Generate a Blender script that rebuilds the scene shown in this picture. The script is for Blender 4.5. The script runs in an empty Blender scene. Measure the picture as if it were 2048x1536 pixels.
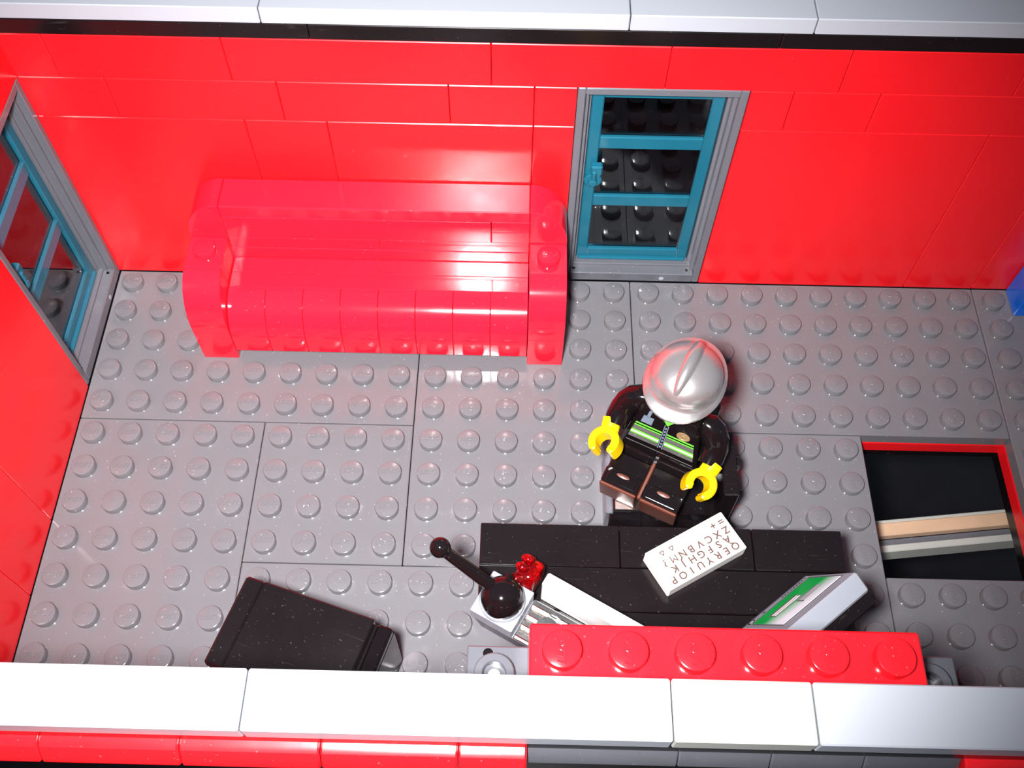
import bpy, math, random
from mathutils import Vector, Matrix
random.seed(7)
U = 0.008            # one stud pitch = 8 mm; all coordinates below are in stud pitches
C = bpy.context.scene.collection
PI = math.pi

# ------------------------------------------------------------------ materials
def nt(name):
    m = bpy.data.materials.new(name); m.use_nodes = True
    t = m.node_tree; t.nodes.clear()
    out = t.nodes.new('ShaderNodeOutputMaterial'); b = t.nodes.new('ShaderNodeBsdfPrincipled')
    t.links.new(b.outputs[0], out.inputs[0])
    return m, t, b
def coords(t, sc):
    tc = t.nodes.new('ShaderNodeTexCoord'); mp = t.nodes.new('ShaderNodeMapping')
    mp.inputs['Scale'].default_value = (sc/U,)*3
    t.links.new(tc.outputs['Object'], mp.inputs[0]); return mp.outputs[0]
def plastic(name, col, rough=.2, dust=0., bump=.0, var=.06, wear=0., coat=0., metal=0., spec=.5):
    m, t, b = nt(name)
    b.inputs['Roughness'].default_value = rough; b.inputs['Metallic'].default_value = metal
    b.inputs['Specular IOR Level'].default_value = spec; b.inputs['Coat Weight'].default_value = coat
    b.inputs['Coat Roughness'].default_value = .08
    c = coords(t, 1.)
    n = t.nodes.new('ShaderNodeTexNoise'); n.inputs['Scale'].default_value = .55; n.inputs['Detail'].default_value = 4
    t.links.new(c, n.inputs['Vector'])
    mx = t.nodes.new('ShaderNodeMix'); mx.data_type = 'RGBA'
    mx.inputs[6].default_value = tuple(x*(1-var) for x in col)+(1,)
    mx.inputs[7].default_value = tuple(min(1, x*(1+var)) for x in col)+(1,)
    t.links.new(n.outputs[0], mx.inputs[0]); last = mx.outputs[2]
    if dust > 0:
        v = t.nodes.new('ShaderNodeTexNoise'); v.inputs['Scale'].default_value = 16.; v.inputs['Detail'].default_value = 1
        t.links.new(c, v.inputs['Vector'])
        r = t.nodes.new('ShaderNodeValToRGB'); r.color_ramp.elements[0].position = .72; r.color_ramp.elements[1].position = .80
        r.color_ramp.elements[1].color = (dust, dust, dust, 1)
        t.links.new(v.outputs[0], r.inputs[0])
        m2 = t.nodes.new('ShaderNodeMix'); m2.data_type = 'RGBA'; m2.inputs[7].default_value = (.62, .6, .6, 1)
        t.links.new(r.outputs[0], m2.inputs[0]); t.links.new(last, m2.inputs[6]); last = m2.outputs[2]
    if wear > 0:     # fine scratches: long thin noise streaks
        mp = t.nodes.new('ShaderNodeMapping'); mp.inputs['Scale'].default_value = (.9, 30., 6.); mp.inputs['Rotation'].default_value = (0, 0, .35)
        t.links.new(c, mp.inputs[0])
        v = t.nodes.new('ShaderNodeTexNoise'); v.inputs['Scale'].default_value = 1.2; v.inputs['Detail'].default_value = 2
        t.links.new(mp.outputs[0], v.inputs['Vector'])
        r = t.nodes.new('ShaderNodeValToRGB'); r.color_ramp.elements[0].position = .70; r.color_ramp.elements[1].position = .78
        r.color_ramp.elements[1].color = (wear, wear, wear, 1)
        t.links.new(v.outputs[0], r.inputs[0])
        m2 = t.nodes.new('ShaderNodeMix'); m2.data_type = 'RGBA'; m2.inputs[7].default_value = (.45, .43, .45, 1)
        t.links.new(r.outputs[0], m2.inputs[0]); t.links.new(last, m2.inputs[6]); last = m2.outputs[2]
    t.links.new(last, b.inputs['Base Color'])
    rn = t.nodes.new('ShaderNodeTexNoise'); rn.inputs['Scale'].default_value = 1.1; rn.inputs['Detail'].default_value = 5
    t.links.new(c, rn.inputs['Vector'])
    mr = t.nodes.new('ShaderNodeMapRange'); mr.inputs[3].default_value = rough*.75; mr.inputs[4].default_value = rough*1.3
    t.links.new(rn.outputs[0], mr.inputs[0]); t.links.new(mr.outputs[0], b.inputs['Roughness'])
    if bump > 0:
        bn = t.nodes.new('ShaderNodeTexNoise'); bn.inputs['Scale'].default_value = 7.; bn.inputs['Detail'].default_value = 3
        t.links.new(c, bn.inputs['Vector'])
        bp = t.nodes.new('ShaderNodeBump'); bp.inputs['Strength'].default_value = bump; bp.inputs['Distance'].default_value = .0001
        t.links.new(bn.outputs[0], bp.inputs['Height']); t.links.new(bp.outputs[0], b.inputs['Normal'])
    return m
def clear(name, col, trans=1., rough=.02, ior=1.5):
    m, t, b = nt(name)
    b.inputs['Base Color'].default_value = (*col, 1); b.inputs['Transmission Weight'].default_value = trans
    b.inputs['Roughness'].default_value = rough; b.inputs['IOR'].default_value = ior
    n = t.nodes.new('ShaderNodeTexNoise'); n.inputs['Scale'].default_value = 3
    t.links.new(coords(t, 1.), n.inputs['Vector'])
    mr = t.nodes.new('ShaderNodeMapRange'); mr.inputs[3].default_value = rough*.5; mr.inputs[4].default_value = rough*1.6
    t.links.new(n.outputs[0], mr.inputs[0]); t.links.new(mr.outputs[0], b.inputs['Roughness'])
    return m
M = dict(
    red=plastic('red_plastic', (.72, .008, .013), .24, dust=.10, bump=.05, var=.03),
    sofa_red=plastic('sofa_red_plastic', (.82, .012, .032), .11, dust=.12, bump=.015, var=.03),
    grey=plastic('dark_bluish_grey_plastic', (.148, .147, .157), .125, dust=.45, bump=.06, wear=.05),
    frame=plastic('frame_grey_plastic', (.115, .118, .135), .2, dust=.25, bump=.05),
    light=plastic('light_grey_plastic', (.36, .38, .42), .3, dust=.0, bump=.06, var=.02),
    lightb=plastic('old_light_grey_plastic', (.44, .45, .41), .3, dust=.0, bump=.06, var=.02),
    midg=plastic('medium_grey_plastic', (.27, .29, .33), .22, dust=.1, bump=.08),
    dframe=plastic('window_grey_plastic', (.072, .074, .085), .25, dust=.1, bump=.05),  # frame grey darkened in the colour to offset strong light near the flash
    beamred=plastic('beam_red_plastic', (.74, .009, .016), .14, dust=.08, bump=.03, var=.02),
    black=plastic('black_plastic', (.0065, .0045, .005), .20, dust=.07, bump=.06, wear=.035, var=.3),
    blackg=plastic('glossy_black_plastic', (.005, .0035, .004), .09, dust=.06, bump=.04, var=.2),
    white=plastic('white_plastic', (.82, .80, .78), .25, bump=.04, var=.01),
    print_=plastic('brown_print', (.10, .055, .045), .5, var=.2),
    keyg=plastic('key_grey_print', (.50, .46, .44), .4, var=.03),
    yellow=plastic('yellow_plastic', (.86, .56, .004), .22, var=.02),
    brown=plastic('reddish_brown_plastic', (.095, .019, .008), .40, var=.1),
    lime=plastic('lime_print', (.12, .70, .04), .35, var=.05),
    silver=plastic('silver_speckle_print', (.09, .088, .085), .4, dust=.9, var=.7, metal=.0),
    gold=plastic('gold_print', (.30, .20, .10), .35, metal=.3, var=.2),
    badge=plastic('blue_grey_print', (.13, .16, .21), .4, var=.2),
    helmet=plastic('silver_paint', (.66, .63, .62), .27, metal=.85, var=.04, bump=.1),
    chrome=plastic('chrome', (.86, .82, .78), .20, metal=1., var=.03, bump=.5),
    green=None,
    blue=plastic('blue_plastic', (.006, .12, .62), .2, dust=.1),
    tan=plastic('tan_plastic', (.62, .42, .27), .4, dust=.2, var=.25),
    dark=plastic('dark_ground', (.006, .006, .008), .35, var=.3),
    teal=clear('transparent_teal_plastic', (.018, .20, .30), .45, .10),
    pane=clear('clear_pane', (.80, .92, .95), 1., .015),
    tred=clear('transparent_red_plastic', (.50, .002, .005), .85, .04),
)
def screen_mat():
    m, t, b = nt('green_screen_print')
    b.inputs['Roughness'].default_value = .3
    tc = t.nodes.new('ShaderNodeTexCoord'); sp = t.nodes.new('ShaderNodeSeparateXYZ')
    t.links.new(tc.outputs['Generated'], sp.inputs[0])
    ad = t.nodes.new('ShaderNodeMath'); ad.operation = 'MULTIPLY_ADD'; ad.inputs[1].default_value = .22
    t.links.new(sp.outputs['X'], ad.inputs[0]); t.links.new(sp.outputs['Y'], ad.inputs[2])
    r = t.nodes.new('ShaderNodeValToRGB')
    r.color_ramp.elements[0].position = .55; r.color_ramp.elements[0].color = (.002, .36, .06, 1)
    r.color_ramp.elements[1].position = 1.0; r.color_ramp.elements[1].color = (.75, .80, .90, 1)
    t.links.new(ad.outputs[0], r.inputs[0]); t.links.new(r.outputs[0], b.inputs['Base Color'])
    return m
M['green'] = screen_mat()

# ------------------------------------------------------------------ mesh builder
class MB:
    def __init__(s): s.v = []; s.f = []; s.m = []; s.names = []; s.X = Matrix()
    def mi(s, mat):
        if mat not in s.names: s.names.append(mat)
        return s.names.index(mat)
    def raw(s, vs, fs, mat, X=None):
        X = s.X @ X if X is not None else s.X
        o = len(s.v); s.v += [tuple(X @ Vector(p)) for p in vs]
        s.f += [tuple(o+i for i in f) for f in fs]; s.m += [s.mi(mat)]*len(fs)
    def box(s, x0, x1, y0, y1, z0, z1, mat, c=.025, X=None):
        c = min(c, (x1-x0)*.45, (y1-y0)*.45, (z1-z0)*.45)
        lo, hi = (x0, y0, z0), (x1, y1, z1); vs = []; idx = {}
        for sx in (0, 1):
            for sy in (0, 1):
                for sz in (0, 1):
                    sg = (sx, sy, sz)
                    for a in range(3):
                        p = []
                        for k in range(3):
                            e = hi[k] if sg[k] else lo[k]
                            p.append(e if k == a else (e-c if sg[k] else e+c))
                        idx[(sg, a)] = len(vs); vs.append(tuple(p))
        fs = []
        for a in range(3):
            b, d = (a+1) % 3, (a+2) % 3
            for sa in (0, 1):
                q = []
                for sb, sd in ((0, 0), (1, 0), (1, 1), (0, 1)):
                    g = [0]*3; g[a] = sa; g[b] = sb; g[d] = sd; q.append(idx[(tuple(g), a)])
                fs.append(q if sa else q[::-1])
        for a in range(3):       # edges along axis a
            b, d = (a+1) % 3, (a+2) % 3
            for sb in (0, 1):
                for sd in (0, 1):
                    g0 = [0]*3; g0[b] = sb; g0[d] = sd; g1 = g0[:]; g1[a] = 1
                    q = [idx[(tuple(g0), b)], idx[(tuple(g1), b)], idx[(tuple(g1), d)], idx[(tuple(g0), d)]]
                    fs.append(q if (sb ^ sd) == 0 else q[::-1])
        for sx in (0, 1):
            for sy in (0, 1):
                for sz in (0, 1):
                    q = [idx[((sx, sy, sz), a)] for a in range(3)]
                    fs.append(q if (sx+sy+sz) % 2 else q[::-1])
        s.raw(vs, fs, mat, X)
    def lathe(s, prof, mat, X=None, seg=28):
        vs = []; fs = []; n = len(prof)
        for i in range(seg):
            a = 2*PI*i/seg
            for r, z in prof: vs.append((r*math.cos(a), r*math.sin(a), z))
        for i in range(seg):
            j = (i+1) % seg
            for k in range(n-1): fs.append((i*n+k, j*n+k, j*n+k+1, i*n+k+1))
        if prof[0][0] > 1e-6: fs.append(tuple(i*n for i in range(seg))[::-1])
        if prof[-1][0] > 1e-6: fs.append(tuple(i*n+n-1 for i in range(seg)))
        s.raw(vs, fs, mat, X)
    def cyl(s, r, z0, z1, mat, X=None, seg=28, c=.02):
        s.lathe([(r-c, z0), (r, z0+c), (r, z1-c), (r-c, z1)], mat, X, seg)
    def prism(s, poly, w0, w1, mat, X=None, c=.02):
        """poly in local (x,z); extruded along y from w0 to w1, with chamfered caps"""
        n = len(poly); area = sum(poly[i][0]*poly[(i+1) % n][1]-poly[(i+1) % n][0]*poly[i][1] for i in range(n))
        if area < 0: poly = poly[::-1]
        ins = []
        for i in range(n):
            p, q, r = Vector(poly[i-1]), Vector(poly[i]), Vector(poly[(i+1) % n])
            a = (q-p).normalized(); b = (r-q).normalized()
            na = Vector((-a.y, a.x)); nb = Vector((-b.y, b.x)); m_ = (na+nb); m_ = m_/max(.3, m_.dot(na)) if m_.length > 1e-6 else na
            ins.append(tuple(q+m_*c))
        vs = []
        for w, P in ((w0, ins), (w0+c, poly), (w1-c, poly), (w1, ins)): vs += [(p[0], w, p[1]) for p in P]
        fs = [tuple(range(n)), tuple(range(3*n, 4*n))[::-1]]
        for k in range(3):
            for i in range(n):
                j = (i+1) % n; fs.append((k*n+i, (k+1)*n+i, (k+1)*n+j, k*n+j))
        s.raw(vs, fs, mat, X)
    def tube(s, pts, rad, mat, seg=14, X=None, flat=1.):
        pts = [Vector(p) for p in pts]; n = len(pts); vs = []; fs = []
        up = Vector((0, 0, 1)); 
        for i, p in enumerate(pts):
            d = (pts[min(i+1, n-1)]-pts[max(i-1, 0)]).normalized()
            a = d.cross(up); a = a.normalized() if a.length > 1e-3 else Vector((1, 0, 0)); b = d.cross(a)
            for k in range(seg):
                t = 2*PI*k/seg; vs.append(tuple(p+(a*math.cos(t)*flat+b*math.sin(t))*rad[i]))
        for i in range(n-1):
            for k in range(seg):
                l = (k+1) % seg; fs.append((i*seg+k, i*seg+l, (i+1)*seg+l, (i+1)*seg+k))
        fs.append(tuple(range(seg))[::-1]); fs.append(tuple((n-1)*seg+k for k in range(seg)))
        s.raw(vs, fs, mat, X)
    def stud(s, x, y, z, mat, r=.30, h=.21, logo=None, rot=0., hollow=False, seg=26):
        T = Matrix.Translation((x, y, z))
        if hollow:
            s.lathe([(r, 0), (r, h-.02), (r-.02, h), (.2, h), (.185, h-.02), (.185, .02), (0, .02)], mat, T, seg)
            return
        s.lathe([(r, 0), (r, h-.035), (r-.012, h-.01), (r-.035, h), (0, h)], mat, T, seg)
        if logo:
            s.raw(logo[0], logo[1], mat, T @ Matrix.Translation((0, 0, h)) @ Matrix.Rotation(rot, 4, 'Z'))
    def build(s, name, parent=None, loc=(0, 0, 0), rotz=0, smooth=True, ang=32):
        me = bpy.data.meshes.new(name)
        me.from_pydata([(a*U, b*U, c*U) for a, b, c in s.v], [], s.f)
        for nme in s.names: me.materials.append(M[nme])
        me.polygons.foreach_set('material_index', s.m)
        import bmesh
        bm = bmesh.new(); bm.from_mesh(me); bmesh.ops.recalc_face_normals(bm, faces=bm.faces); bm.to_mesh(me); bm.free()
        if smooth:
            me.polygons.foreach_set('use_smooth', [True]*len(me.polygons)); me.set_sharp_from_angle(angle=math.radians(ang))
        o = bpy.data.objects.new(name, me); C.objects.link(o)
        o.location = [v*U for v in loc]; o.rotation_euler = (0, 0, rotz)
        if parent: o.parent = parent
        return o

def text_geo(txt, size, ext, align='CENTER', res=2, shear=0., bold=0.):
    cu = bpy.data.curves.new('t', 'FONT'); cu.body = txt; cu.size = size; cu.extrude = ext; cu.resolution_u = res
    cu.align_x = 'CENTER'; cu.align_y = 'CENTER'; cu.shear = shear; cu.offset = bold
    o = bpy.data.objects.new('t', cu); C.objects.link(o)
    bpy.context.view_layer.update()
    me = bpy.data.meshes.new_from_object(o.evaluated_get(bpy.context.evaluated_depsgraph_get()))
    g = ([tuple(v.co) for v in me.vertices], [tuple(p.vertices) for p in me.polygons])
    bpy.data.objects.remove(o); bpy.data.curves.remove(cu); bpy.data.meshes.remove(me)
    return g
LOGO = text_geo('LEGO', .17, .012, shear=.25, bold=.003)
BIGLOGO = text_geo('LEGO', .19, .016, shear=.25, bold=.004, res=3)

def empty(name, loc=(0, 0, 0), rot=(0, 0, 0)):
    o = bpy.data.objects.new(name, None); C.objects.link(o); o.empty_display_size = .004
    o.location = [v*U for v in loc]; o.rotation_euler = rot; return o
def tag(o, label=None, cat=None, group=None, kind=None):
    for k, v in (('label', label), ('category', cat), ('group', group), ('kind', kind)):
        if v: o[k] = v
    return o
def struct(o, label=None, cat=None): return tag(o, label, cat, None, 'structure')

# ------------------------------------------------------------------ floor
skip = [(3, 13, -3, 0), (11, 19, -11, -9), (12, 19, -12, -11), (14, 17.1, -8.1, -6), (11, 19, -14, -13)]
floor = struct(empty('floor'), 'dark grey studded plates covering the floor', 'floor')
plates = [(0, 9, -5, 0, 0), (9, 15, -9, 0, 0), (15, 25, -5, 0, PI/2), (25, 30, -14, 0, PI/2), (0, 5, -14, -5, PI), (5, 9, -9, -5, 0),
          (5, 15, -14, -9, 0), (15, 21, -14, -5, PI/2), (21, 25, -14, -9, PI/2)]
gates = {(1, 2), (1, 7), (6, 7), (20, 3), (18, 0), (12, 6), (17, 8)}
for x0, x1, y0, y1, rot in plates:
    b = MB()
    b.box(x0+.012, x1-.012, y0+.012, y1-.012, -.4, 0, 'grey', c=.02)
    for i in range(x0, x1):
        for j in range(y0, y1):
            cx, cy = i+.5, j+.5
            if any(a < cx < bb and c_ < cy < d for a, bb, c_, d in skip): continue
            g = (i, -j-1)
            b.stud(cx, cy, 0, 'grey', logo=None if g in gates else LOGO, rot=rot)
            if g in gates: b.lathe([(.05, 0), (.05, .02), (.03, .03), (0, .02)], 'grey', Matrix.Translation((cx, cy, .21)), 12)
    b.build('floor_plate', floor)

# red course right under the floor plates around the square opening and the dark room below
b = MB()
for a in ((20, 21.0, -10, -4), (25.0, 26, -10, -4), (21.0, 25.0, -5, -4), (21, 25, -10, -9)):
    b.box(*a[:2], *a[2:], -.82, -.42, 'red', c=.01)
for a in ((20, 20.95, -10, -4), (25.05, 26, -10, -4), (20.95, 25.05, -4.9, -4), (20.95, 25.05, -10, -9.1)):
    b.box(*a, -1.25, -.83, 'black', c=.01)
struct(b.build('trim_4'), 'red rim lining the square opening in the floor', 'opening rim')
b = MB(); b.box(-14, 44, -30, 26, -9.4, -9.0, 'dark', c=.02)
struct(b.build('ground'), 'dark surface below and around the toy building', 'ground')

# ------------------------------------------------------------------ walls (bricks and panels as pattern)
def wall(b, rows, X, mat='red', g=.007, c=.018):
    for z0, z1, js in rows:
        for a0, a1 in js: b.box(a0+g, a1-g, 0, 1, z0+g*.6, z1-g*.6, mat, c=c, X=X)
b = MB()
seq = lambda *a: list(zip(a[:-1], a[1:]))
wall(b, [(7.2, 8.4, seq(-1, 1, 5, 11, 15, 19, 23, 29, 30)), (6, 7.2, seq(-1, 2, 6, 10, 12, 13)+seq(17, 18, 20, 26, 30)),
         (0, 6, seq(-1, 5, 7, 12, 13)+seq(17, 23, 25, 30))], Matrix())
struct(b.build('wall_back'), 'red brick back wall behind the sofa', 'wall')
b = MB(); XL = Matrix(((0, -1, 0, 0), (1, 0, 0, 0), (0, 0, 1, 0), (0, 0, 0, 1)))   # local x -> +Y, local y -> -X
wall(b, [(7.2, 8.4, seq(-14, -10, -6, -2, -.0)), (6, 7.2, seq(-14, -12, -8, -4)), (0, 6, seq(-14, -10, -8, -4))], XL)
struct(b.build('wall_left'), 'red brick side wall beyond the glazed door', 'wall')
b = MB()
LEDGE = [(-14.1, 8.40), (-15.03, 8.40), (-15.12, 8.36), (-15.27, 8.10), (-15.27, 8.04), (-15.20, 7.98), (-14.1, 7.98)]
YZ = Matrix(((0, 1, 0, 0), (1, 0, 0, 0), (0, 0, 1, 0), (0, 0, 0, 1)))    # prism (x,z) profile -> (Y,Z), extruded along X
for a0, a1 in seq(-1, 1, 2.9, 4.9, 6.95, 9, 11, 12)+seq(18.3, 19.9, 22, 26, 30): b.prism(LEDGE, a0+.008, a1-.008, 'red', YZ, c=.03)
for a0, a1 in seq(12, 14.2, 15.55, 16.9, 18.3): b.prism([(p-(-.16 if p < -15 else 0), q) for p, q in LEDGE], a0+.006, a1-.006, 'dframe', YZ, c=.02)
b.box(-1, 30, -14.96, -14.05, 7.2, 7.97, 'black', c=.01)
b.box(-1, 30, -14.5, -14.05, -.4, 7.18, 'red', c=.01)
b.box(-1, 30, -14.9, -14.52, -.4, 7.18, 'black', c=.01)
struct(b.build('wall_front'), 'red front wall seen from above below the pale coping', 'wall')
# black course under the back and side coping
b = MB()
for a0, a1 in seq(-1, 7, 17.35, 27, 30): b.box(a0+.006, a1-.006, 0, 1, 8.405, 8.8, 'black', c=.015)
b.box(-1, 0, -14, -.01, 8.405, 8.8, 'black', c=.015)
b.box(-1, 30, -14.97, -14.1, 8.405, 8.8, 'black', c=.015)
struct(b.build('trim_2'), 'black course of plates between the red walls and the pale coping', 'trim')
def coping(name, spans, y0, y1, label):
    e = struct(empty(name), label, 'coping')
    for x0, x1, mat in spans:
        b = MB(); b.box(x0+.012, x1-.012, y0, y1, 8.8, 9.2, mat, c=.022)
        o = b.build('coping_tile', e)
        if mat == 'lightb': o['label'] = 'shorter tile in warmer yellowed grey'
    return e
coping('trim_1', [(-1, 6, 'light'), (6, 14, 'light'), (14, 18, 'light'), (18, 26, 'light'), (26, 30, 'light')], 0, 1, 'pale grey smooth coping along the top of the back wall')
coping('trim_3', [(-1, 0.5, 'light'), (.5, 8, 'light'), (8, 14, 'light'), (14, 16, 'lightb'), (16, 24, 'light'), (24, 30, 'light')], -15.0, -14.13, 'pale grey smooth coping along the top of the front wall')
e = coping('trim_5', [(-1, 0, 'light')], -14, -.02, 'pale grey coping along the top of the left side wall')

# ------------------------------------------------------------------ glazed doors
def door(name, X, label, lab2, hx):
    e = struct(empty(name), label, 'door')
    b = MB(); b.X = X; g = .01
    # frame 4 wide, 6 bricks high: front rim, stepped inner jambs, sill
    b.box(g, .2, g, .98, g, 7.19, 'frame'); b.box(3.8, 4-g, g, .98, g, 7.19, 'frame')
    b.box(.2, 3.8, g, .98, 6.98, 7.19, 'frame'); b.box(.2, 3.8, g, .98, g, .36, 'frame')
    for w, y in ((.10, .20), (.18, .42)):
        b.box(.195, .2+w, y, .98, .355, 6.985, 'frame', c=.012); b.box(3.8-w, 3.805, y, .98, .355, 6.985, 'frame', c=.012)
        b.box(.2, 3.8, y+.02, .98, 6.98-w, 6.985, 'frame', c=.012)
    b.box(.2, 3.8, .30, .98, .355, .44, 'frame', c=.015)
    for x in (.33, 3.62): b.cyl(.05, .36, .364, 'blackg', Matrix.Translation((x, .17, 0)), 14, .001)
    b.cyl(.07, 0, .012, 'light', Matrix.Translation((2.9, .012, .16)) @ Matrix.Rotation(PI/2, 4, 'X'), 14, .003)
    b.build('door_frame', e)
    b = MB(); b.X = X
    y0, y1 = .50, .74; zz0, zz1 = .50, 6.78; x0, x1 = .40, 3.60
    b.box(x0, x0+.30, y0, y1, zz0, zz1, 'teal', c=.03); b.box(x1-.30, x1, y0, y1, zz0, zz1, 'teal', c=.03)
    for z0, z1 in ((zz0, .86), (2.66, 3.06), (4.78, 5.18), (6.45, zz1)): b.box(x0+.29, x1-.29, y0+.01, y1-.01, z0, z1, 'teal', c=.03)
    b.box(x0+.04, x1-.04, y0-.08, y0+.06, .455, .56, 'teal', c=.03)
    leaf = b.build('door_leaf', e); leaf['label'] = 'transparent teal leaf with three lights'
    for z0, z1 in ((.86, 2.66), (3.06, 4.78), (5.18, 6.45)):
        b = MB(); b.X = X; b.box(x0+.30, x1-.30, .60, .66, z0, z1, 'pane', c=.005); b.build('pane', leaf)
    b = MB(); b.X = X
    T = Matrix.Translation((hx, y0, 3.75)) @ Matrix.Rotation(PI/2, 4, 'X')
    b.lathe([(.24, -.01), (.24, .10), (.20, .13), (.13, .13), (.11, .22), (.08, .24), (0, .24)], 'teal', T, 24)
    b.box(hx-.09, hx+.22, y0-.20, y0+.02, 4.0, 4.34, 'teal', c=.04)
    b.box(hx-.06, hx+.08, y0-.26, y0-.1, 3.86, 4.2, 'teal', c=.04)
    b.build('door_handle', leaf)
    return e
door('door_1', Matrix.Translation((13, 0, 0)), 'tall teal transparent door in grey frame right of the sofa', '', .62)
door('door_2', Matrix.Translation((0, -4, 0)) @ XL, 'tall teal transparent door in grey frame in the left side wall', '', .62)
b = MB()       # black studded plates outside the doors
for x0, x1 in ((10, 14), (14, 20)):
    b.box(x0+.01, x1-.01, 1.02, 9, -.4, 0, 'black', c=.02)
    for i in range(x0, x1):
        for j in range(1, 9): b.stud(i+.5, j+.5, 0, 'black', seg=20)
b.box(-7, -1.02, -8, 6, -.4, 0, 'black', c=.02)
for i in range(-7, -1):
    for j in range(-7, 3): b.stud(i+.5, j+.5, 0, 'black', seg=20)
struct(b.build('floor_outside'), 'black studded plates outside the glazed doors', 'floor')

# ------------------------------------------------------------------ grey window frames carrying the red brick
for k, x in enumerate((11, 15)):
    e = struct(empty('window_%d' % (k+1)), 'grey window frame top with hollow studs behind the front coping' if k == 0 else 'grey window frame top at the right end of the red brick', 'window')
    b = MB()
    b.box(x+.01, x+4-.01, -13.96, -13.12, 6.95, 7.2, 'dframe', c=.03)
    mt = 'dframe'
    b.box(x+.01, x+.22, -13.96, -13.12, .02, 6.96, mt); b.box(x+3.78, x+3.99, -13.96, -13.12, .02, 6.96, mt)
    b.box(x+.2, x+3.8, -13.96, -13.12, .02, .25, mt)
    sx = x+.5 if k == 0 else x+3.5
    b.stud(sx-.03, -13.62, 7.2, mt, r=.33, hollow=True, h=.2)
    b.lathe([(0, 0), (.11, 0), (.10, .05), (0, .06)], 'light', Matrix.Translation((sx-.03, -13.62, 7.21)), 16)  # pale disc painted in as the highlight inside the hollow stud
    b.cyl(.085, 7.2, 7.203, 'blackg', Matrix.Translation((sx-.14, -13.25, 0)), 16, .001)
    b.build('window_frame', e)
    b = MB(); b.box(x+.25, x+3.75, -13.6, -13.53, .3, 6.9, 'pane', c=.005); b.build('pane', e)
b = MB()
b.box(12.01, 17.99, -13.98, -13.11, 7.21, 8.4, 'beamred', c=.035)
for i in range(6): b.stud(12.5+i, -13.56, 8.4, 'beamred', logo=BIGLOGO, rot=PI/2, seg=40)
tag(b.build('toy_brick'), 'red six-stud brick lying along the front wall on grey window frames', 'brick')
b = MB(); b.box(26.0, 28, -.95, -.02, .0, 1.2, 'blue', c=.03); b.box(26.0, 28, -.95, -.02, 1.21, 2.4, 'blue', c=.03)
b.stud(26.5, -.5, 2.4, 'blue'); b.stud(27.5, -.5, 2.4, 'blue')
tag(b.build('toy_brick'), 'blue brick block standing in the corner at the end of the back wall', 'brick')
# beam seen through the opening
b = MB()
b.box(-5, 5, -.19, .19, -.3, 0, 'tan', c=.03); b.box(-5, 5, .19, .28, -.6, -.02, 'lightb', c=.02)
b.box(-5, 5, -.42, -.19, -.75, -.30, 'frame', c=.02); b.box(-5, 5, -.62, -.42, -.75, -.12, 'lightb', c=.02)
tag(b.build('crossbar', loc=(23.75, -6.62, -2), rotz=math.radians(7.0)), 'long tan and grey bar seen down through the square floor opening', 'bar')

# ------------------------------------------------------------------ red sofa
def arc(cx, cz, rx, rz, a0, a1, n=14):
    return [(cx+rx*math.cos(math.radians(a0+(a1-a0)*i/n)), cz+rz*math.sin(math.radians(a0+(a1-a0)*i/n))) for i in range(n+1)]
YZ = Matrix(((0, 1, 0, 0), (1, 0, 0, 0), (0, 0, 1, 0), (0, 0, 0, 1)))    # prism (x,z) profile -> (Y,Z), extruded along X
sofa = tag(empty('sofa', (8, -1.5, 0)), 'long red brick-built sofa with curved arms against the back wall', 'sofa')
OS = (-8, 1.5, 0)
def sofa_mb():
    b = MB(); b.X = Matrix.Translation(OS); return b
b = sofa_mb()
prof = arc(-2, .9, -.985, 1.1, 0, 90)+[(-2, .42), (-2.985, .42)]
for i in range(8): b.prism(prof, 4+i+.006, 5+i-.006, 'sofa_red', YZ, c=.014)
b.box(4.01, 11.99, -1.995, -1.50, 1.6, 2.0, 'sofa_red', c=.014); b.box(4.01, 8, -1.49, -1.01, 1.6, 1.995, 'sofa_red', c=.01); b.box(8.0, 11.99, -1.49, -1.01, 1.6, 1.995, 'sofa_red', c=.01)
b.box(4.01, 11.99, -1.98, -.02, .42, 1.59, 'sofa_red', c=.014)
b.build('seat', sofa)
b = sofa_mb()
b.box(4.01, 11.99, -.99, -.02, 3.605, 4.0, 'sofa_red', c=.03)
b.box(4.01, 10.98, -.985, -.02, 2.805, 3.595, 'sofa_red', c=.014)
b.box(11.0, 11.99, -.97, -.02, 3.2, 3.6, 'sofa_red', c=.014); b.box(11.0, 11.99, -.985, -.02, 2.805, 3.195, 'sofa_red', c=.014)
b.box(4.01, 8, -.97, -.02, 2.405, 2.795, 'sofa_red', c=.014); b.box(8.01, 11.99, -.97, -.02, 2.405, 2.795, 'sofa_red', c=.014)
b.box(4.01, 11.99, -.99, -.02, 1.6, 2.4, 'sofa_red', c=.014)
b.prism(arc(4, 2.9, -.985, 1.1, 0, 90)+[(4, 2.42), (3.015, 2.42)], -.985, -.02, 'sofa_red', Matrix(), c=.014)
b.prism(arc(12, 2.9, .985, 1.1, 0, 90)+[(12, 2.42), (12.985, 2.42)], -.985, -.02, 'sofa_red', Matrix(), c=.014)
b.box(3.02, 3.995, -.985, -.02, .01, 2.41, 'sofa_red', c=.014); b.box(12.005, 12.98, -.985, -.02, .01, 2.41, 'sofa_red', c=.014)
b.build('backrest', sofa)
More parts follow.
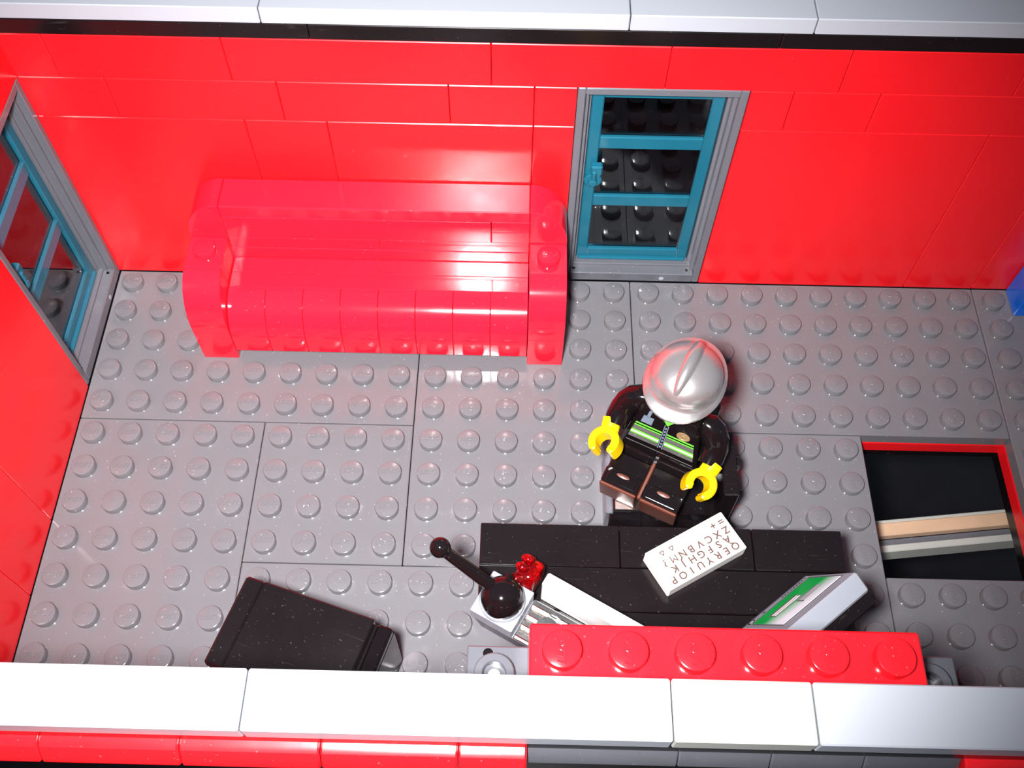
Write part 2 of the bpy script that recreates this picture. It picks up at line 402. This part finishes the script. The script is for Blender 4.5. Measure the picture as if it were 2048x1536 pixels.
for x in (3, 12):
    b = sofa_mb()
    prof = arc(-2, 1.45, -.985, 1.34, 0, 90)+[(-1.02, 2.79), (-1.02, 1.21), (-2.985, 1.21)]
    b.prism(arc(-2, 1.45, -.985, 1.34, 0, 90)+[(-2, 1.21), (-2.985, 1.21)], x+.015, x+.985, 'sofa_red', YZ, c=.014)
    b.box(x+.015, x+.985, -1.99, -1.01, 1.21, 2.80, 'sofa_red', c=.014)
    b.box(x+.015, x+.985, -2.985, -1.01, .01, 1.2, 'sofa_red', c=.014)
    b.stud(x+.5, -1.5, 2.8, 'sofa_red', logo=None if x == 3 else LOGO)
    if x == 3: b.lathe([(.05, 0), (.05, .02), (0, .03)], 'sofa_red', Matrix.Translation((3.5, -1.5, 3.01)), 12)
    b.build('armrest', sofa)

# ------------------------------------------------------------------ desk
desk = tag(empty('desk', (15, -10.5, 0)), 'long black smooth-topped desk in front of the seated firefighter figure', 'desk')
O = Matrix.Translation((-15, 10.5, 0))
b = MB(); b.X = O
for r, js in ((0, seq(11, 14.1, 17.05, 19.05)), (1, seq(11, 19.05)), (2, seq(12, 19.05))):
    for a0, a1 in js: b.box(a0+.008, a1-.008, -9.99-r, -9.01-r, 2.41, 2.8, 'black', c=.022)
b.build('desktop', desk)
for x0, x1, y0 in ((11.02, 12, -10), (18.0, 19.0, -12)):
    b = MB(); b.X = O; b.box(x0, x1, y0+.02, -9.03, .01, 1.2, 'black'); b.box(x0, x1, y0+.02, -9.03, 1.21, 2.4, 'black')
    b.build('side_panel', desk)
b = MB(); b.X = O; b.box(12.01, 17.99, -10.2, -9.8, 1.21, 2.4, 'black'); b.build('back_panel', desk)

# ------------------------------------------------------------------ office chair
ch = tag(empty('office_chair', (15.5, -7, 0)), 'black chair with glossy seat under the firefighter figure at the desk', 'chair')
O = Matrix.Translation((-15.5, 7, 0))
b = MB(); b.X = O; b.box(14.02, 16.9, -7.80, -6.05, .0, .82, 'frame'); b.build('base', ch)['label'] = 'dark grey base'
b = MB(); b.X = O; b.box(14.10, 16.9, -7.98, -7.81, .0, .82, 'blackg'); b.build('front_panel', ch)
b = MB(); b.X = O; b.box(14.2, 15.3, -7.92, -7.05, 1.22, 1.27, 'chrome', c=.01); b.build('seat_tile', ch)['label'] = 'shiny silvery tile at the seat front'  # flash reflection on the glossy black seat, built as a thin chrome sheet
b = MB(); b.X = O
b.box(14.16, 16.9, -7.98, -6.05, .83, 1.22, 'blackg'); b.box(14.6, 16.6, -7.0, -6.1, 1.2, 1.5, 'blackg')
b.build('seat', ch)
b = MB(); b.X = O
b.box(16.62, 16.98, -8.0, -6.3, .8, 2.4, 'black'); b.box(16.95, 17.14, -7.1, -6.8, 1.6, 2.1, 'black', c=.04)
b.build('armrest', ch)
b = MB(); b.X = O
b.box(15.3, 16.6, -6.04, -5.7, .01, 3.0, 'black'); b.build('backrest', ch)

# ------------------------------------------------------------------ keyboard
def quadframe(org, ux, uy):
    ux = Vector(ux).normalized(); uy = Vector(uy); uy = (uy-ux*uy.dot(ux)).normalized(); uz = ux.cross(uy)
    return Matrix(((ux.x, uy.x, uz.x, org[0]), (ux.y, uy.y, uz.y, org[1]), (ux.z, uy.z, uz.z, org[2]), (0, 0, 0, 1)))
ang = math.atan2(-9.86+8.75, 14.57-16.38)     # reading direction of the key rows (right to left in the room)
ang = math.atan2(-10.76+9.68, 15.0-16.82)
KC = (15.70, -9.72)
kb = tag(empty('keyboard', (*KC, 2.805), (0, 0, ang)), 'white keyboard with printed letters lying askew on the black desk', 'keyboard')
b = MB(); b.box(-1.01, 1.01, -.485, .485, 0, .395, 'white', c=.02); b.build('keyboard_body', kb)
b = MB(); k2 = MB()
rows = [('QERYUIOP', -.80, .33, .228), ('ASFGHJK', -.73, .125, .228), ('ZXCVBNM?', -.84, -.08, .228)]
glyph = {}
def put(chr_, x, y, sz=.235):
    if (chr_, sz) not in glyph: glyph[(chr_, sz)] = text_geo(chr_, sz, .002, bold=0 if chr_ in 'MW' else .004, res=3)
    g = glyph[(chr_, sz)]; k2.raw(g[0], g[1], 'print_', Matrix.Translation((x, y, .3985)))
    b.box(x-.075, x+.075, y-.075, y+.075, .394, .3965, 'keyg', c=.001)
for s_, x0, y, dx in rows:
    for i, c_ in enumerate(s_): put(c_, x0+i*dx, y)
put('=', -.86, -.30); put('+', -.65, -.30)
b.box(-.42, .25, -.36, -.24, .394, .3965, 'keyg', c=.001)
for x, d in ((.44, 1), (.68, -1)):
    o_, i_ = [(x-.05, -.34), (x+.05, -.34), (x, -.24)], None
    for p, q in ((0, 1), (1, 2), (2, 0)):
        k2.tube([(*o_[p], .397), (*o_[q], .397)], [.012, .012], 'print_', seg=6)
b.build('keys', kb); k2.build('key_print', kb, smooth=False)

# ------------------------------------------------------------------ monitor
d = Vector((.78, .63, 0)).normalized(); eup = Vector((d.y*.385, -d.x*.385, .923)).normalized()
P2 = Vector((18.11, -10.10, 2.87))
MX = quadframe(P2, -d, eup)            # x: along the lower edge away from the far corner, y: up the screen, z: out of the screen
mon = tag(empty('monitor', tuple(P2)), 'grey tilted monitor with green screen at the right end of the desk', 'monitor')
mon.matrix_world = Matrix.Translation(P2*U) @ MX.to_3x3().to_4x4()
b = MB(); b.box(0, 1.98, 0, 1.95, -.46, 0, 'midg', c=.05)
b.box(.04, 1.94, .04, .10, -.02, .004, 'frame', c=.002)
b.build('casing', mon)
b = MB(); b.box(.10, 1.84, .27, 1.62, -.01, .006, 'frame', c=.002); bz = b.build('bezel', mon)
b = MB(); b.box(.15, 1.80, .32, 1.56, .004, .010, 'green', c=.001)
o = b.build('screen', mon); o['label'] = 'green screen fading to white'
b = MB()
for x0, x1, y0, y1, m_ in ((.78, 1.56, .62, .92, 'frame'), (.80, 1.52, .70, .76, 'white'), (.80, 1.52, .80, .87, 'white'), (.44, 1.02, .98, 1.26, 'frame'), (.44, .98, 1.02, 1.26, 'light')):
    b.box(x0, x1, y0, y1, .008, .013 if m_ != 'frame' else .0115, m_, c=.0005)
for i in range(9): b.box(.12+i*.085, .17+i*.085, .14, .18, -.002, .003, 'black', c=.0005)
b.box(1.35, 1.42, .13, .18, -.002, .003, 'black', c=.0005)
b.lathe([(.09, 0), (.09, .006), (0, .006)], 'black', Matrix.Translation((1.74, .15, 0)), 20); b.lathe([(.055, 0), (.055, .009), (0, .009)], 'light', Matrix.Translation((1.74, .15, 0)), 20)
b.build('screen_print', mon, smooth=False)
b = MB(); b.box(-.06, 2.0, .35, 1.80, -.80, -.47, 'black', c=.04)
b.tube([(-.10, 1.62, -.66), (2.02, 1.62, -.66)], [.13, .13], 'blackg', 16)
b.build('back_plate', mon)
b = MB(); b.X = MX.to_3x3().to_4x4().inverted()
bx = Vector((.62, -.78, 0))
c0 = -d*1.0+bx*.72
R_ = Matrix(((-d.x, bx.x, 0, c0.x), (-d.y, bx.y, 0, c0.y), (0, 0, 1, -.06), (0, 0, 0, 1)))
b.box(-.95, .95, -.45, .30, 0, .34, 'black', X=R_); b.box(-.4, .4, -.10, .28, .3, 1.0, 'black', X=R_)
b.build('stand', mon)

# ------------------------------------------------------------------ control console with lever
a = math.radians(-28.5)
con = tag(empty('control_console', (11.54, -11.10, 2.80), (0, 0, a)), 'grey control console with chrome grille and black lever on the desk', 'console')
b = MB()
b.box(-.49, .49, -.49, .49, .40, .80, 'midg', c=.02)
b.build('mount', con)
b = MB()
b.prism([(-.25, 0.005), (3.0, 0.005), (3.0, .40), (-.46, .40)], -.47, .46, 'frame', c=.02)
b.build('base', con)
b = MB()
b.box(.52, 2.5, -.47, .47, .41, .47, 'chrome', c=.01)
for y in (-.44, -.18, .06, .30): b.box(.54, 2.48, y, y+.13, .47, .60, 'chrome', c=.02)
b.cyl(.24, .47, .62, 'chrome', Matrix.Translation((1.05, .02, 0)), 28, .02)
b.build('grille', con)['label'] = 'chrome grille tile'
b = MB()
b.lathe([(.48, .80), (.48, .86), (.46, .90), (.43, .90)], 'midg', None, 36)
o = b.build('socket_ring', con)
b = MB()
b.lathe([(.44, .84), (.45, 1.0)]+[(.45*math.cos(t), 1.0+.42*math.sin(t)) for t in [i*PI/2/12 for i in range(1, 12)]]+[(0, 1.42)], 'blackg', None, 36)
b.box(-.13, .02, -.46, .46, 1.0, 1.30, 'blackg', c=.05)
lb = b.build('lever_base', con)
b = MB()
Rinv = Matrix.Rotation(-a, 4, 'Z')
p0 = Rinv @ Vector((-.10, .10, 1.15)); p1 = Rinv @ Vector((10.29-11.54, -10.47+11.10, 2.05))
b.tube([p0, p0.lerp(p1, .2), p1], [.15, .14, .12], 'blackg', 18)
b.lathe([(.215*math.cos(-PI/2+i*PI/14), .215*math.sin(-PI/2+i*PI/14)) for i in range(15)], 'blackg', Matrix.Translation(p1), 24)
b.build('lever_stick', lb)
# flat white lamp with red head lying beside the console
lm = tag(empty('torch', (12.42, -10.62, 2.80), (0, 0, math.radians(-29.5))), 'white bar-shaped torch with translucent red head beside the chrome grille', 'torch')
b = MB(); b.box(0, 3.1, -.16, .15, .005, .90, 'white', c=.03); b.build('handle', lm)
b = MB()
T = Matrix.Translation((-.14, -.03, .52)) @ Matrix.Rotation(-PI/2, 4, 'Y')
b.lathe([(.28, 0), (.36, .03), (.40, .10), (.40, .24), (.30, .26), (.30, .44), (.24, .48), (0, .48)], 'tred', T, 32)
for k in range(8):
    t = 2*PI*k/8
    b.lathe([(.11*math.cos(-PI/2+i*PI/8), .15*math.sin(-PI/2+i*PI/8)) for i in range(9)], 'tred', T @ Matrix.Translation((.35*math.cos(t), .35*math.sin(t), .40)), 14)
b.build('lamp_head', lm)['label'] = 'translucent red lamp head'

# ------------------------------------------------------------------ black cabinet at the front left
cb = tag(empty('cabinet', (7.28, -11.82, .215), (0, 0, math.radians(-17.8))), 'black box-shaped cabinet standing askew on the grey studs', 'cabinet')
b = MB(); b.box(-1.72, 1.72, -1.0, 1.0, 0, 2.10, 'black', c=.03); b.build('body', cb)
b = MB(); b.box(-1.76, -1.325, -1.02, 1.02, 2.105, 2.40, 'black', c=.05); b.box(-1.33, 1.28, -1.02, 1.02, 2.105, 2.41, 'black', c=.03)
b.build('top_panel', cb)
b = MB(); b.box(1.37, 1.72, -.98, .97, 2.10, 2.36, 'blackg', c=.05); b.build('edge_strip', cb)

# ------------------------------------------------------------------ firefighter figure, seated
LEG = Matrix.Translation((0, 0, .45)) @ Matrix.Rotation(math.radians(13), 4, 'X') @ Matrix.Translation((0, 0, -.45))
fig = tag(empty('toy_firefighter', (15.24, -6.79, 1.60), (0, 0, math.radians(-26))), 'toy firefighter figure in silver helmet seated at the desk', 'figure')
def F(): return MB()
TILT = Matrix.Translation((0, .05, .86)) @ Matrix.Rotation(math.radians(-9), 4, 'X')     # torso leans back
# hips
b = F(); b.box(-.97, .97, -.30, .38, .62, .86, 'blackg', c=.03); b.box(-.06, .06, -.42, .3, .1, .66, 'blackg', c=.02)
b.prism(arc(0, .45, .40, .40, 0, 360, 20)[:-1], -.9, .9, 'blackg', Matrix(((0, 1, 0, 0), (1, 0, 0, 0), (0, 0, 1, 0), (0, 0, 0, 1))), c=.01)
b.build('hips', fig)
for s_ in (-1, 1):
    b = F(); b.X = LEG; x0, x1 = (.05, .97) if s_ > 0 else (-.97, -.05)
    # profile in (y, z): forward is -y
    prof = [(-1.30, .0), (.1, .0)]+arc(.0, .46, .44, .44, -40, 150, 12)+[(-.45, .80), (-.86, .80), (-.90, .88), (-.93, 1.02), (-1.30, 1.02)]
    b.prism(prof, x0, x1, 'blackg', YZ, c=.025)
    b.box(x0+.10, x1-.10, -1.24, -.99, 1.01, 1.045, 'blackg', c=.01)
    b.lathe([(0, 0), (.17, 0), (.16, .02), (0, .03)], 'brown', Matrix.Translation(((x0+x1)/2, -1.03, 1.04)) @ Matrix.Diagonal((1, .30, 1, 1)), 18)  # brown crescent: a reflection on the toe top, set in colour
    lg = b.build('leg', fig)
    b = F(); b.X = LEG; b.box(x0, x1, -1.38, -1.30, .0, 1.0, 'brown', c=.025)
    b.build('boot_sole', lg)['label'] = 'reddish brown sole'
b = F(); b.X = LEG; b.box(-.045, .045, -1.30, -.35, .66, .79, 'brown', c=.02); b.build('leg_gap_strip', fig)
# torso
b = F(); b.X = TILT
w0, w1, H = .97, .68, 1.6; d0, d1 = .44, .40
def tors(z): k = z/H; return w0+(w1-w0)*k, d0+(d1-d0)*k
ch_ = .05; vs = []; fs = []
lv = [0, .05, H-.08, H]
for z in lv:
    w, dd = tors(z); ins = .04 if z in (0, H) else 0; w -= ins; dd -= ins; c_ = .06
    vs += [(-w+c_, -dd, z), (w-c_, -dd, z), (w, -dd+c_, z), (w, dd-c_, z), (w-c_, dd, z), (-w+c_, dd, z), (-w, dd-c_, z), (-w, -dd+c_, z)]
for k in range(3):
    for i in range(8): j = (i+1) % 8; fs.append((k*8+i, k*8+j, (k+1)*8+j, (k+1)*8+i))
fs += [tuple(range(8))[::-1], tuple(range(24, 32))]
b.raw(vs, fs, 'blackg')
# printed front: laid on the sloping front face
def fr(x0, x1, z0, z1, mat, off=.004):
    q = []
    for x, z in ((x0, z0), (x1, z0), (x1, z1), (x0, z1)):
        w, dd = tors(z); q.append((x*(w-.09), -dd-off, z))
    for x, z in ((x0, z0), (x1, z0), (x1, z1), (x0, z1)):
        w, dd = tors(z); q.append((x*(w-.09), -dd+.01, z))
    b.raw(q, [(0, 1, 2, 3), (7, 6, 5, 4), (0, 4, 5, 1), (1, 5, 6, 2), (2, 6, 7, 3), (3, 7, 4, 0)], mat)
for z in (.82, .90): fr(-1, -.10, z, z+.035, 'lime', .007); fr(.08, 1, z, z+.035, 'lime', .007)
fr(-1, -.10, .855, .90, 'black', .006); fr(.08, 1, .855, .90, 'black', .006)
for z in (.52, .62): fr(-1, -.10, z, z+.04, 'lime', .007); fr(.08, 1, z, z+.04, 'lime', .007)
fr(-1, -.10, .56, .62, 'keyg', .006); fr(.08, 1, .56, .62, 'keyg', .006)
fr(-1, -.10, .68, .80, 'silver'); fr(.08, 1, .68, .80, 'silver'); fr(-1, -.10, .38, .50, 'silver'); fr(.08, 1, .38, .50, 'silver')
fr(-.085, -.055, .36, 1.2, 'badge', .006); fr(.04, .07, .36, 1.2, 'badge', .006)
for i in range(7): fr(-.035, .02, .40+i*.11, .46+i*.11, 'badge', .006)
fr(-.88, -.50, 1.0, 1.24, 'badge', .006); fr(-.78, -.66, 1.22, 1.45, 'badge', .006)
T = Matrix.Translation((.42, -.43, 1.10)) @ Matrix.Rotation(PI/2, 4, 'X')
b.lathe([(.16, 0), (.16, .016), (.12, .02), (.11, .012), (0, .012)], 'gold', T @ Matrix.Diagonal((1, .8, 1, 1)), 24)
b.lathe([(.06, 0), (.06, .022), (0, .024)], 'gold', T @ Matrix.Diagonal((1, .8, 1, 1)), 16)
w, dd = tors(1.3)
b.raw([(-.26, -.412, 1.56), (.26, -.412, 1.56), (0, -.435, 1.22), (-.26, -.39, 1.56), (.26, -.39, 1.56), (0, -.40, 1.22)], [(0, 2, 1), (3, 4, 5), (0, 1, 4, 3), (1, 2, 5, 4), (2, 0, 3, 5)], 'lime')
fr(-1, 1, .22, .24, 'silver', .004)
torso = b.build('torso', fig)
# arms and hands
def hand(side, X, arm):
    b = F(); b.X = X
    n = 20; Ro, Ri, hh = .37, .19, .27; vs = []; fs = []
    for i in range(n+1):
        t = math.radians(-90+48+(360-96)*i/n)
        r_o = Ro
        for r_, z_ in ((Ri, -hh+.03), (Ri+.03, -hh), (r_o-.04, -hh), (r_o, -hh+.05), (r_o, hh-.05), (r_o-.04, hh), (Ri+.03, hh), (Ri, hh-.03)):
            vs.append((r_*math.cos(t), r_*math.sin(t), z_))
    for i in range(n):
        for k in range(8): l = (k+1) % 8; fs.append((i*8+k, (i+1)*8+k, (i+1)*8+l, i*8+l))
    fs += [tuple(range(8)), tuple(range(n*8, n*8+8))[::-1]]
    b.raw(vs, fs, 'yellow')
    for t in (math.radians(-42), math.radians(180+42)):       # rounded finger ends
        b.lathe([(.03, -hh+.01), (.075, -hh+.03), (.075, hh-.03), (.03, hh-.01)], 'yellow', Matrix.Translation((.285*math.cos(t), .285*math.sin(t), 0)), 14)
    b.tube([(0, .28, .0), (0, .62, .06)], [.22, .22], 'yellow', 18)
    o = b.build('hand', arm); o['label'] = 'yellow clip-shaped hand'
for s_ in (-1, 1):
    b = F(); b.X = TILT
    pts = [(s_*.62, .02, 1.34), (s_*.80, .02, 1.30), (s_*.95, .0, 1.17), (s_*1.07, -.03, .98), (s_*1.14, -.12, .78), (s_*1.17, -.30, .62), (s_*1.16, -.46, .52)]
    b.tube(pts, [.20, .29, .33, .33, .32, .30, .27], 'blackg', 20)
    arm = b.build('arm', fig)
    wr = Vector((s_*1.16, -.40, .56)); 
    HX = TILT @ Matrix.Translation((s_*1.16, -.92, .33)) @ Matrix.Rotation(math.radians(-(s_)*10), 4, 'Z') @ Matrix.Rotation(math.radians(22), 4, 'X') @ Matrix.Rotation(math.radians(s_*18), 4, 'Y')
    hand(s_, HX, arm)
# head with face, under the helmet
b = F(); b.X = TILT @ Matrix.Translation((0, 0, 1.6))
b.lathe([(.40, -.02), (.40, .10), (.56, .12), (.63, .22), (.64, .5), (.63, .9), (.55, 1.03), (.35, 1.07), (0, 1.07)], 'yellow', None, 32)
for x in (-.2, .2): b.lathe([(0, 0), (.05, 0), (.05, .012), (0, .014)], 'blackg', Matrix.Translation((x, -.605, .62)) @ Matrix.Rotation(PI/2, 4, 'X'), 14)
b.tube([(-.2, -.61, .40), (-.1, -.635, .35), (0, -.642, .335), (.1, -.635, .35), (.2, -.61, .40)], [.012]*5, 'blackg', 8)
head = b.build('head', fig)
# helmet: dome, brim longer at front and back, comb along the top
b = F(); b.X = TILT @ Matrix.Translation((0, .03, 2.20)) @ Matrix.Rotation(math.radians(10), 4, 'X') @ Matrix.Diagonal((1.0, 1.04, 1, 1))
n = 44; vs = []; fs = []
def ring(fx, fyf, fyb, z, dz_side=0):
    r_ = []
    for i in range(n):
        t = 2*PI*i/n; sy = math.sin(t)
        y = sy*(fyb if sy > 0 else fyf); x = math.cos(t)*fx
        zz = z - (abs(sy)**2)*dz_side
        r_.append((x, y, zz))
    return r_
rings = [ring(.60, .60, .60, .12), ring(.74, .72, .74, .14), ring(.86, 1.0, 1.14, .14, .06), ring(.89, 1.04, 1.18, .16, .06), ring(.88, 1.03, 1.17, .20, .05), ring(.81, .87, .89, .24, .01), ring(.795, .80, .82, .29), ring(.785, .785, .80, .42)]
for k in range(1, 10):
    t = k*PI/2/10; rings.append(ring(.785*math.cos(t)**.85, .785*math.cos(t)**.85, .80*math.cos(t)**.85, .42+.50*math.sin(t)))
for r_ in rings: vs += r_
for k in range(len(rings)-1):
    for i in range(n): j = (i+1) % n; fs.append((k*n+i, k*n+j, (k+1)*n+j, (k+1)*n+i))
top = len(vs); vs.append((0, 0, .92)); L = (len(rings)-1)*n
for i in range(n): fs.append((L+i, L+(i+1) % n, top))
c0_ = len(vs); vs.append((0, 0, .12))
for i in range(n): fs.append(((i+1) % n, i, c0_))
b.raw(vs, fs, 'helmet')
cp = []; rr = []
for i in range(15):
    t = math.radians(28+(150-28)*i/14); cp.append((0, -.79*math.cos(t)*1.0, .42+.51*math.sin(t)))
    rr.append(.045+(.10+.05*i/14)*math.sin(PI*i/14)**.6)
b.tube(cp, rr, 'helmet', 14, flat=.95)
b.build('helmet', head, ang=50)['label'] = 'silver firefighter helmet with a raised comb'

# ------------------------------------------------------------------ camera
f_px = 1975.33; sx, sy = -8.7486, 53.0892
Rm = ((0.9997182800460723, 0.023116157959826758, 0.0053855160290139995), (0.022701657048080963, -0.8650182046815893, -0.5012266356989146), (-0.0069278646777881404, 0.5012076902921159, -0.8652992868830931))
cam = bpy.data.cameras.new('camera'); co = bpy.data.objects.new('camera', cam); C.objects.link(co)
xr, yd, zf = Vector(Rm[0]), Vector(Rm[1]), Vector(Rm[2])
mw = Matrix((( xr.x, -yd.x, -zf.x, 11.7024*U), (xr.y, -yd.y, -zf.y, -17.9142*U), (xr.z, -yd.z, -zf.z, 23.1941*U), (0, 0, 0, 1)))
co.matrix_world = mw
cam.sensor_fit = 'HORIZONTAL'; cam.sensor_width = 5.76; cam.lens = f_px*5.76/2048
cam.shift_x = -sx/2048; cam.shift_y = sy/2048
cam.clip_start = .005; cam.clip_end = 5
bpy.context.scene.camera = co

# ------------------------------------------------------------------ light: the camera's flash and a dim room
fl = bpy.data.lights.new('camera_flash', 'SPOT'); fl.shadow_soft_size = 1.1*U; fl.energy = 5.4
fl.spot_size = math.radians(82); fl.spot_blend = 1.
fl.color = (1, .98, .99)
fo = bpy.data.objects.new('camera_flash', fl); C.objects.link(fo)
fo.location = Vector((9.75, -17.9, 23.9))*U
fo.rotation_euler = (Vector((9.4, -3.2, 1))*U-fo.location).to_track_quat('-Z', 'Y').to_euler()
w = bpy.data.worlds.new('room'); bpy.context.scene.world = w; w.use_nodes = True
w.node_tree.nodes['Background'].inputs[0].default_value = (.75, .8, 1, 1)
w.node_tree.nodes['Background'].inputs[1].default_value = .14
s = bpy.context.scene
s.view_settings.view_transform = 'Standard'; s.view_settings.look = 'None'; s.view_settings.gamma = 1
s.view_settings.use_curve_mapping = False; s.view_settings.exposure = .1
s.cycles.sample_clamp_indirect = 0; s.cycles.blur_glossy = 0; s.cycles.max_bounces = 10; s.cycles.transmission_bounces = 8; s.cycles.glossy_bounces = 6
